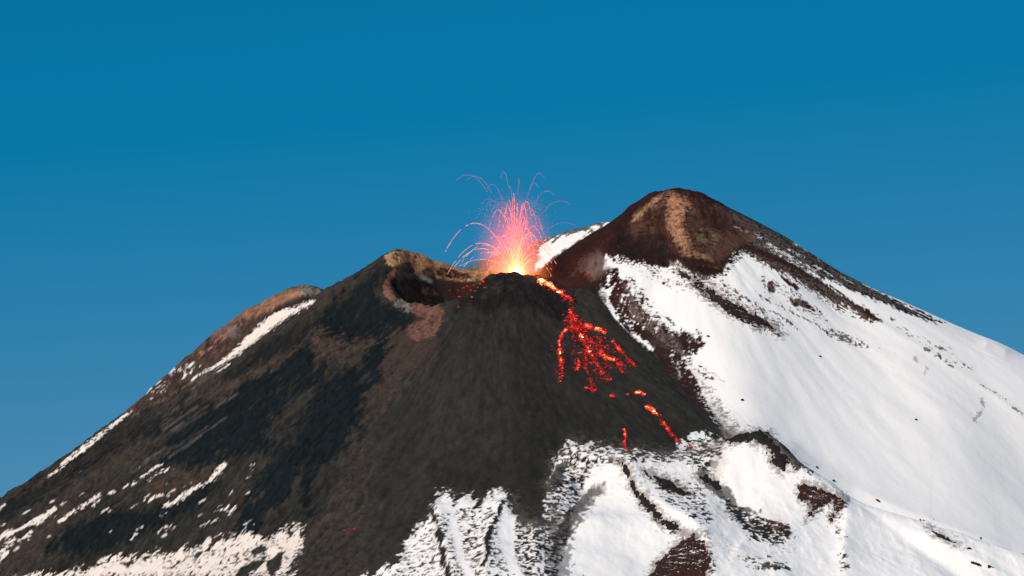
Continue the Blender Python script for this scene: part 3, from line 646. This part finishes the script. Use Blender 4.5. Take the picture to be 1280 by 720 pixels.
def boulder(u, v, r, label, seed):
    p = hit(u, v); bm = bmesh.new(); bmesh.ops.create_icosphere(bm, subdivisions=3, radius=1)
    rr = np.random.default_rng(seed); ax = rr.normal(size=(9, 3)); ax /= np.linalg.norm(ax, axis=1)[:, None]; cut = rr.uniform(.55, .95, 9)
    for w in bm.verts:
        d = np.array(w.co); s = 1.0
        for a, c in zip(ax, cut):
            q = d @ a
            if q > c: s = min(s, c / q)
        w.co = Vector(d * s * np.array((1.25, .9, .72)) * r)
    me = bpy.data.meshes.new('boulder'); bm.to_mesh(me); bm.free(); me.materials.append(M_black)
    o = bpy.data.objects.new('boulder', me); C.objects.link(o); o.location = (p[0], p[1], p[2] + r * .25); o.rotation_euler = (0, 0, rr.uniform(0, 6))
    tag(o, label, 'boulder', 'dark boulders lying on the snow slope')
boulder(885, 421, 2.0, 'dark boulder on the snow below the long slanting rock band', 1)
boulder(876, 459, 1.6, 'small dark boulder on the snow just right of the ash-covered gully', 2)
boulder(928, 501, 2.3, 'larger dark boulder alone on smooth snow above the black rock crest', 3)
boulder(1025, 446, 1.7, 'small dark boulder in the middle of the great snow slope', 4)
boulder(1145, 525, 2.0, 'dark boulder alone far right on the great snow slope', 5)
boulder(1021, 585, 2.0, 'dark boulder on the snow crest just right of the black rock crest', 6)
boulder(1042, 602, 2.0, 'dark boulder above the right end of the red-brown forked rock patch', 7)

# ------------------------------------------------------------------ lava
def lava_material():
    g = G('incandescent_lava'); h = g.n('Attribute', attribute_name='melt'); geo = g.n('NewGeometry')
    n = g.noise(geo.outputs['Position'], 0.7, 4, .65)
    f = g.math('ADD', h.outputs['Color'], g.math('MULTIPLY', g.math('SUBTRACT', n, .5), .55), clamp=True)
    c = g.ramp(f, [(0, (.10, .001, .001)), (.3, (.8, .006, .006)), (.55, (1, .018, .014)), (.74, (1, .12, .035)), (.9, (1, .45, .14)), (1, (1, .80, .42))])
    st = g.ramp(f, [(0, (.02,) * 3), (.3, (.12,) * 3), (.6, (.22,) * 3), (1, (.8,) * 3)])
    b = g.n('BsdfPrincipled'); b.inputs['Base Color'].default_value = (.01, .006, .005, 1); b.inputs['Roughness'].default_value = .9
    g.l(c, b.inputs['Emission Color']); g.l(g.math('MULTIPLY', st, 7.0), b.inputs['Emission Strength']); g.l(b.outputs[0], g.out.inputs['Surface']); return g.m
M_lava = lava_material()
# one faceted clot, reused by every flow
_bm = bmesh.new(); bmesh.ops.create_icosphere(_bm, subdivisions=1, radius=1)
ICO_V = np.array([v.co[:] for v in _bm.verts]); ICO_F = np.array([[v.index for v in f.verts] for f in _bm.faces]); _bm.free()
def clots(name, items, mat, parent=None, origin=(0, 0, 0)):
    """items: (centre, radii, yaw, heat) - lumps of crusted lava welded into one flow"""
    vs_, fs_, hs_ = [], [], []
    for k, (c, r, yaw, heat) in enumerate(items):
        v = ICO_V * (1 + rng.uniform(-.22, .22, (len(ICO_V), 1))) * np.array(r)
        ca, sa = math.cos(yaw), math.sin(yaw); v = np.stack([v[:, 0] * ca - v[:, 1] * sa, v[:, 0] * sa + v[:, 1] * ca, v[:, 2]], -1)
        vs_.append(v + np.array(c) - np.array(origin)); fs_.append(ICO_F + len(ICO_V) * k); hs_.append(np.full(len(ICO_V), heat))
    o = mesh_obj(name, np.concatenate(vs_), np.concatenate(fs_), mat, parent); add_attr(o, 'melt', np.concatenate(hs_), 'FLOAT'); return o
def flow_items(line, width, dens, heat, spread=1.0):
    """crusted clots of melt strewn along a channel: dens per metre, hot reaches alternate with cooled ones"""
    P = np.array(line, float); L = np.r_[0, np.cumsum(np.hypot(*np.diff(P, axis=0).T))]; items = []
    n = max(4, int(L[-1] * dens * 2.4)); ph = rng.uniform(0, 100)
    for k in range(n):
        s = rng.uniform(0, L[-1]); u = np.interp(s, L, P[:, 0]); v = np.interp(s, L, P[:, 1])
        w = width if not callable(width) else width(s / max(L[-1], .1))
        e = rng.normal(0, .6) * w * spread + 1.3 * float(vnoise(np.array([s / 6 + ph]), np.array([.5]), 77)[0])
        q = np.array([np.interp(min(s + 2, L[-1]), L, P[:, 0]) - np.interp(max(s - 2, 0), L, P[:, 0]), np.interp(min(s + 2, L[-1]), L, P[:, 1]) - np.interp(max(s - 2, 0), L, P[:, 1])]); q /= np.linalg.norm(q) + 1e-6
        p = hit(u - q[1] * e, v + q[0] * e)
        hh = heat(s / max(L[-1], .1)) if callable(heat) else heat
        reach = float(vnoise(np.array([s / 4.5 + ph]), np.array([e / 3 + 9.5]), 78)[0])
        if reach < -.42 and rng.random() < .6: continue
        r = rng.uniform(.32, .92) * (1 + .3 * reach)
        hh = hh - .13 + .30 * reach + rng.normal(0, .12) - .16 * min(1.5, abs(e) / (w * .6 + .1))
        p2 = hit(u + q[0] * 3, v + q[1] * 3)
        items.append(((p[0], p[1], p[2] + .45 * r), (r * rng.uniform(1.6, 3.4), r * rng.uniform(.75, 1.1), r * .65), math.atan2(p2[1] - p[1], p2[0] - p[0]), hh))
    if not items:
        p = hit(*P[0]); items.append(((p[0], p[1], p[2] + .4), (.9, .8, .6), 0, .4))
    return items
root = empty('lava_flow', hit(712, 380)); tag(root, 'main red lava flow spilling from the vent and fanning out down the black cone', 'lava flow', 'lava streams on the cone')
O0 = np.array(root.location)
def part(name, lines):
    it = []
    for a in lines: it += flow_items(*a)
    clots(name, it, M_lava, root, O0)
part('channel', [([(673,350),(682,354),(692,360),(704,368)], lambda t: 2.6 + 1.5 * t, 3.0, lambda t: .95 - .4 * t), ([(700,366),(708,371),(716,379)], 5.0, 3.0, .50), ([(674,350),(690,359),(702,367)], 1.4, 2.6, lambda t: 1.0 - .2 * t)])
part('channel', [([(714,384),(713,394),(714,404),(722,412)], 6.5, 3.2, .46), ([(715,392),(720,404)], 4, 1.6, .62)])
part('branch', [([(711,408),(703,416),(699,428),(699,442),(702,456),(703,468)], 2.2, 2.3, lambda t: .66 - .1 * t), ([(704,414),(699,428),(700,448)], 1.0, 1.6, .84), ([(704,450),(694,466),(700,478)], 4, .7, .35)])
part('branch', [([(714,400),(722,414),(730,428),(737,442),(746,456),(755,468),(763,476)], 4.2, 2.6, .47), ([(724,418),(732,430),(742,450)], 2.4, 1.6, .72)])
part('branch', [([(724,405),(734,408),(746,411),(757,416)], 3.0, 2.4, lambda t: .55 + .2 * t)])
part('branch', [([(732,420),(748,437),(758,447),(772,454),(778,466)], 3.6, 2.3, .48), ([(750,440),(760,448),(770,453)], 2, 1.4, .75)])
part('branch', [([(765,426),(770,433),(780,443),(790,452),(796,458)], 2.2, 2.1, lambda t: .66 - .25 * t)])
part('branch', [([(734,434),(731,450),(734,466),(739,480),(743,490)], 2.4, 1.5, .40), ([(731,484),(738,487),(746,488)], 2.2, 3.2, .56)])
part('branch', [([(723,448),(722,456),(722,464)], 2.8, 2.4, .52)])
part('branch', [([(714,394),(724,412),(738,430),(752,446),(764,460)], 9.0, 2.2, .40), ([(712,388),(716,410)], 5, 2.0, .5)])
part('branch', [([(730,412),(748,424),(764,442),(784,460)], 8.0, 1.1, .38), ([(706,420),(702,445),(704,475)], 5.0, .8, .36)])
part('branch', [([(724,440),(736,470),(748,488)], 7, .9, .34), ([(716,410),(720,430),(716,444)], 4.0, .8, .32), ([(745,420),(765,448),(786,462)], 8, .8, .3), ([(728,440),(750,470)], 9, .8, .32), ([(690,430),(686,446)], 3, .6, .3)])
def patch(name, cat, label, lines, group):
    it = []
    for a in lines: it += flow_items(*a)
    o0 = it[0][0]
    o = clots(name, [((c[0], c[1], c[2]), r, y, h) for c, r, y, h in it], M_lava, None, o0); o.location = o0
    tag(o, label, cat, group)
gl = 'lava streams on the cone'
patch('lava_flow', 'lava flow', 'separate slanting red lava tongue at the lower right reaching the snow edge', [([(807,508),(816,513),(824,523),(832,533),(841,545),(851,555)], lambda t: 2.6 - .8 * t, 2.6, lambda t: .75 - .3 * t), ([(808,508),(818,514)], 1.6, 2.6, .85)], gl)
patch('lava_flow', 'lava flow', 'short vertical red lava streak just above the snow left of the slanting tongue', [([(780,537),(782,545),(781,553),(783,562)], 1.5, 2.6, lambda t: .75 - .4 * t)], gl)
gp = 'glowing lava patches below the main flow'
patch('lava_patch', 'lava patch', 'wide glowing lava patch above the slanting red tongue', [([(792,491),(798,491),(806,493)], 2.0, 4, .62)], gp)
patch('lava_patch', 'lava patch', 'small red lava patch right below the fan tip', [([(763,495),(768,496)], 2.0, 3.2, .48)], gp)
patch('lava_patch', 'lava patch', 'tiny red lava patch between the fan tip and the wide glowing patch', [([(782,493),(785,494)], 1.4, 3.5, .42)], gp)
patch('lava_patch', 'lava patch', 'scattered red lava blocks in the snow at the slanting tongue end', [([(855,552),(862,560),(868,556)], 4.5, .9, .36)], gp)
patch('lava_patch', 'lava patch', 'tiny pair of red embers alone low on the ash slope', [([(428,664),(436,663),(443,662)], .6, .7, .42)], gp)
patch('lava_patch', 'lava patch', 'small red ember below the dark rim of the brown crater wall', [([(772,308),(776,311)], .8, 2.2, .4)], gp)
patch('lava_patch', 'lava patch', 'short red streak on the black gully beside the steam puff', [([(731,347),(736,341)], .9, 2.0, .42)], gp)
patch('lava_patch', 'lava patch', 'red ember between the lava channel and the black gully', [([(714,362),(719,361)], .9, 1.8, .38)], gp)
patch('lava_patch', 'lava patch', 'line of red blocks along the rim right of the vent', [([(655,342),(668,346),(676,349),(684,347)], 1.3, 1.3, .5)], gp)
# embers on the crater floor
em = [(556,367),(562,364),(566,357),(570,353),(575,372),(580,360),(584,368),(588,362),(592,357),(597,360),(600,355),(594,364),(590,372),(604,352),(563,371),(573,364),(584,358),(588,381),(573,384),(606,360)]
for k, (u, v) in enumerate(em):
    it = flow_items([(u - .6, v + .4), (u + .6, v - .4)], .75, 1.6, .45)
    o0 = it[0][0]; o = clots('ember', it, M_lava, None, o0); o.location = o0
    if k == 17: tag(o, 'red ember on the black ash lip below the crater floor embers, right one of two', 'ember', 'embers around the crater')
    elif k == 18: tag(o, 'dull ember on the black ash lip, left one of two', 'ember', 'embers around the crater')
    else: tag(o, 'small red ember scattered on the dark crater floor left of the vent', 'ember', 'embers scattered on the crater floor')

# ------------------------------------------------------------------ the lava fountain
def glow_material(name, power):
    g = G(name); h = g.n('Attribute', attribute_name='melt')
    c = g.ramp(h.outputs['Color'], [(0, (1, .12, .19)), (.35, (1, .20, .23)), (.58, (1, .28, .15)), (.8, (1, .55, .12)), (1, (1, .92, .55))])
    e = g.n('Emission'); g.l(c, e.inputs[0]); g.l(g.math('MULTIPLY', g.math('ADD', g.math('POWER', h.outputs['Color'], 2.0), .28), power), e.inputs[1])
    g.l(e.outputs[0], g.out.inputs['Surface']); g.m.cycles.emission_sampling = 'NONE'; return g.m
M_spray = glow_material('molten_spray', 3.6)
def core_material():
    g = G('white_hot_lava'); e = g.n('Emission'); e.inputs[0].default_value = (1, .62, .22, 1); e.inputs[1].default_value = 9
    g.l(e.outputs[0], g.out.inputs['Surface']); return g.m
M_core = core_material()
vent = pt(645, 346, 30); GRAV = 9.81
ft = empty('lava_fountain', vent); tag(ft, 'pink and orange lava fountain spraying up from the vent on the crater rim', 'lava fountain')
# white-hot base: a clump of ragged tongues of melt
it = []
for k in range(46):
    a = rng.uniform(0, 6.28); r = rng.uniform(0, 1) ** .7 * 9; hgt = rng.uniform(9, 20) * math.sqrt(max(.05, 1 - (r / 10) ** 2))
    it.append(((vent[0] + r * math.cos(a), vent[1] + r * math.sin(a) * .7, vent[2] + hgt * .5), (rng.uniform(1.0, 2.4), rng.uniform(1, 2), hgt * .6), a, 1.0))
clots('fountain_base', it, M_core, ft, vent)
SP_V = np.array([(0, 0, -1), (.7, 0, -.3), (-.35, .6, -.3), (-.35, -.6, -.3), (.6, .0, .45), (-.3, .52, .45), (-.3, -.52, .45), (0, 0, 1)], float)
SP_F = np.array([(0, 2, 1), (0, 3, 2), (0, 1, 3), (1, 2, 5), (1, 5, 4), (2, 3, 6), (2, 6, 5), (3, 1, 4), (3, 4, 6), (4, 5, 7), (5, 6, 7), (6, 4, 7)])
def drops(name, items, parent):
    """items: (centre, direction, half length, half width, heat) - spindle shaped drops of melt"""
    c = np.array([i[0] for i in items]); d = np.array([i[1] for i in items]); d /= np.linalg.norm(d, axis=1)[:, None] + 1e-9
    hl = np.array([i[2] for i in items])[:, None, None]; hw = np.array([i[3] for i in items])[:, None, None]
    ref = np.where(np.abs(d[:, 2:3]) > .9, np.array([[1., 0, 0]]), np.array([[0., 0, 1]]))
    a = np.cross(d, ref); a /= np.linalg.norm(a, axis=1)[:, None]; b = np.cross(d, a)
    v = c[:, None] + (a[:, None] * SP_V[None, :, 0:1] + b[:, None] * SP_V[None, :, 1:2]) * hw + d[:, None] * SP_V[None, :, 2:3] * hl - vent
    f = SP_F[None] + (np.arange(len(items)) * len(SP_V))[:, None, None]
    o = mesh_obj(name, v.reshape(-1, 3), f.reshape(-1, 3), M_spray, parent, False)
    add_attr(o, 'melt', np.repeat(np.array([i[4] for i in items]), len(SP_V)), 'FLOAT'); return o
def light_trail(apex_h, reach, depth, t_end, size, heat, t0=0.0, fill=.8):  # light trail of one flying clot, built as solid drops
    """drops strung out along one ballistic path: apex height, horizontal distance to the apex, depth drift"""
    vz = math.sqrt(2 * GRAV * apex_h); ta = vz / GRAV; vx = reach / ta; vy = depth / ta
    items = []; t = t0 * ta
    while t < t_end * ta:
        vel = np.array([vx, vy, vz - GRAV * t]); sp_ = np.linalg.norm(vel)
        L = rng.uniform(1.4, 2.8); dt = 1.4 * L / max(sp_, 4)
        p = vent + np.array([vx * t, vy * t, vz * t - .5 * GRAV * t * t]) + rng.normal(0, .06, 3)
        hz = (p[2] - vent[2]); k = hz / 100
        fade = 1 - .45 * max(0, t / ta - 1)
        if rng.random() < fill * fade + .1: items.append((p, vel, L, rng.choice((1.0, 1.3, 1.9)) * size * rng.uniform(.75, 1.2) * fade, np.clip(heat + .08 + .45 * math.exp(-hz / 24) * (1 if t < ta else .15) - .08 * k, 0, 1)))
        t += dt * rng.uniform(.95, 1.15)
    return drops('lava_light_trail', items, ft) if items else None
# (apex height, apex offset, end of path / rise time, drop size, heat) of the light trails that stand out
J = [(100,-4,1.3,.5,.42),(92,-14,1.35,.5,.42),(90,12,1.4,.5,.42),(98,-12,1.35,.42,.34),(94,2,1.2,.5,.42),(95,18,1.3,.42,.34),(88,24,1.3,.38,.3),(84,-30,1.35,.46,.36),(66,-52,1.75,.5,.36),(60,-12,1.45,.62,.48),(54,-20,1.6,.66,.52),(58,8,1.3,.55,.46),(60,18,1.55,.62,.48),(56,24,1.5,.5,.42),
     (44,-46,1.9,.50,.38),(40,-40,1.8,.42,.36),(33,-42,1.9,.48,.38),(28,-36,1.9,.42,.38),(24,-46,1.8,.36,.34),(40,34,1.6,.52,.4),(34,46,1.7,.42,.36),(44,42,1.6,.40,.34),(30,30,1.8,.42,.4),(24,38,1.8,.38,.36),(18,28,1.9,.42,.4),(18,-26,1.9,.42,.42),
     (72,-20,1.3,.45,.4),(74,12,1.3,.45,.4),(70,2,1.3,.5,.44),(80,-6,1.25,.42,.38),(46,-6,1.5,.6,.52),(48,14,1.5,.6,.52),(38,6,1.6,.6,.56),(36,-14,1.6,.6,.54),(78,30,1.35,.34,.28),(66,34,1.5,.34,.28),(86,10,1.25,.4,.34)]
for h_, r_, te, sz, ht in J: light_trail(h_ * 1.04, r_ * (.76 if abs(r_) < 35 else (1.0 if r_ < 0 else .66)), rng.normal(0, 11), te + (.18 if abs(r_) < 35 else 0), sz, ht, 0.05)
for k in range(50):
    h_ = rng.uniform(24, 98); light_trail(h_, rng.normal(-1, 11 if h_ > 40 else 16), rng.normal(0, 9), rng.uniform(1.0, 1.7), rng.uniform(.22, .42), rng.uniform(.25, .45), rng.uniform(0, .2), .85)
# faint strands thrown highest
for h_, r_ in [(138,-16),(128,-52),(132,-62),(118,-30),(134,30),(124,24),(112,40),(96,56),(116,-8),(126,4),(104,-36),(70,62)]:
    light_trail(h_, r_, rng.normal(0, 12), 1.22, .13, .02, .6, .9)
# countless fine droplets between the light trails
it = []
for k in range(26000):
    q = rng.random()
    h_ = min(rng.exponential(24), rng.uniform(60, 112)) if q < .75 else rng.uniform(0, 100)
    wdt = 6.5 + 9 * (1 - math.exp(-h_ / 18)) + .03 * h_
    x = rng.normal(0, wdt) - .03 * h_; y = rng.normal(0, wdt)
    hot = math.exp(-h_ / 27) * math.exp(-(x / 17) ** 2)
    it.append((vent + np.array([x, y, h_ - 2]), np.array([x * .25, rng.normal(0, 3), 14 + rng.normal(0, 6)]), rng.uniform(.3, 1.0), rng.uniform(.10, .22) * (1 - .45 * min(1, h_ / 100)), np.clip(.2 + .85 * hot + rng.normal(0, .08), 0, 1)))
sp_o = drops('fine_spray', it, ft); sp_o['kind'] = 'stuff'

# ------------------------------------------------------------------ fume with added glow around the fountain, and steam
def cloud(name, loc, size, label, cat, scatter, density, emit=None, seed=0, kind=None, rot=0, group=None, nscale=2.2, lo=.42):
    bm = bmesh.new(); bmesh.ops.create_icosphere(bm, subdivisions=3, radius=1); me = bpy.data.meshes.new(name); bm.to_mesh(me); bm.free()
    g = G(name + '_gas'); tc = g.n('TexCoord'); mp = g.n('Mapping'); mp.inputs['Location'].default_value = (seed * 3.1, seed, 0); g.l(tc.outputs['Object'], mp.inputs[0])
    n = g.noise(mp.outputs[0], nscale, 5, .6); ln = g.n('VectorMath', operation='LENGTH'); g.l(tc.outputs['Object'], ln.inputs[0])
    fall = g.math('SUBTRACT', 1.0, ln.outputs['Value'], clamp=True); fall = g.math('MULTIPLY', fall, fall)
    den = g.math('MULTIPLY', g.math('MULTIPLY', g.math('MAXIMUM', g.math('SUBTRACT', n, lo), 0.0), 5.0), fall)
    vo = g.n('VolumePrincipled'); vo.inputs['Color'].default_value = (*scatter, 1); g.l(g.math('MULTIPLY', den, density), vo.inputs['Density'])
    if emit:
        sep = g.n('SeparateXYZ'); g.l(tc.outputs['Object'], sep.inputs[0])
        hz = g.math('MULTIPLY', g.math('ADD', sep.outputs[2], 1.0), .5)
        c = g.ramp(hz, [(.30, (1, .30, .03)), (.50, (1, .12, .05)), (.70, (1, .08, .10)), (.95, (.8, .08, .16))])
        near_ = g.ramp(hz, [(.38, (1,) * 3), (.56, (.35,) * 3), (.75, (.12,) * 3), (1, (.03,) * 3)])
        g.l(c, vo.inputs['Emission Color'])
        em_ = g.math('MULTIPLY', g.math('MULTIPLY', fall, g.math('ADD', n, .25)), emit); g.l(g.math('MULTIPLY', em_, near_), vo.inputs['Emission Strength'])
    g.l(vo.outputs[0], g.out.inputs['Volume']); me.materials.append(g.m)
    o = bpy.data.objects.new(name, me); C.objects.link(o); o.location = loc; o.scale = size; o.rotation_euler = (0, rot, 0)
    tag(o, label, cat, group, kind); return o
cloud('fume_glow', vent + np.array([-2, 0, 30]), (58, 50, 100), 'fume around the lava fountain, its orange and pink lava light added as glow', 'fume', (.5, .35, .3), .0012, .14, 3, 'stuff')  # emission stands in for lava light scattered by the fume
gs = 'steam puffs on the mountain'
p = hit(746, 345); cloud('steam_puff', p + np.array([1, -8, 8]), (19, 14, 25), 'brownish steam puff at the foot of the brown crater wall', 'steam', (.80, .58, .48), .7, None, 5, None, .2, gs)
p = hit(292, 420); cloud('steam_puff', p + np.array([1, -6, 3]), (17, 12, 13), 'pale steam puff on the left shoulder above the snow streak', 'steam', (.85, .75, .68), .4, None, 7, None, .6, gs)
p = hit(530, 353); cloud('steam_puff', p + np.array([2, -6, 3]), (16, 10, 6), 'thin grey steam wisp inside the dark crater hollow', 'steam', (.8, .8, .8), .2, None, 9, None, .5, gs)
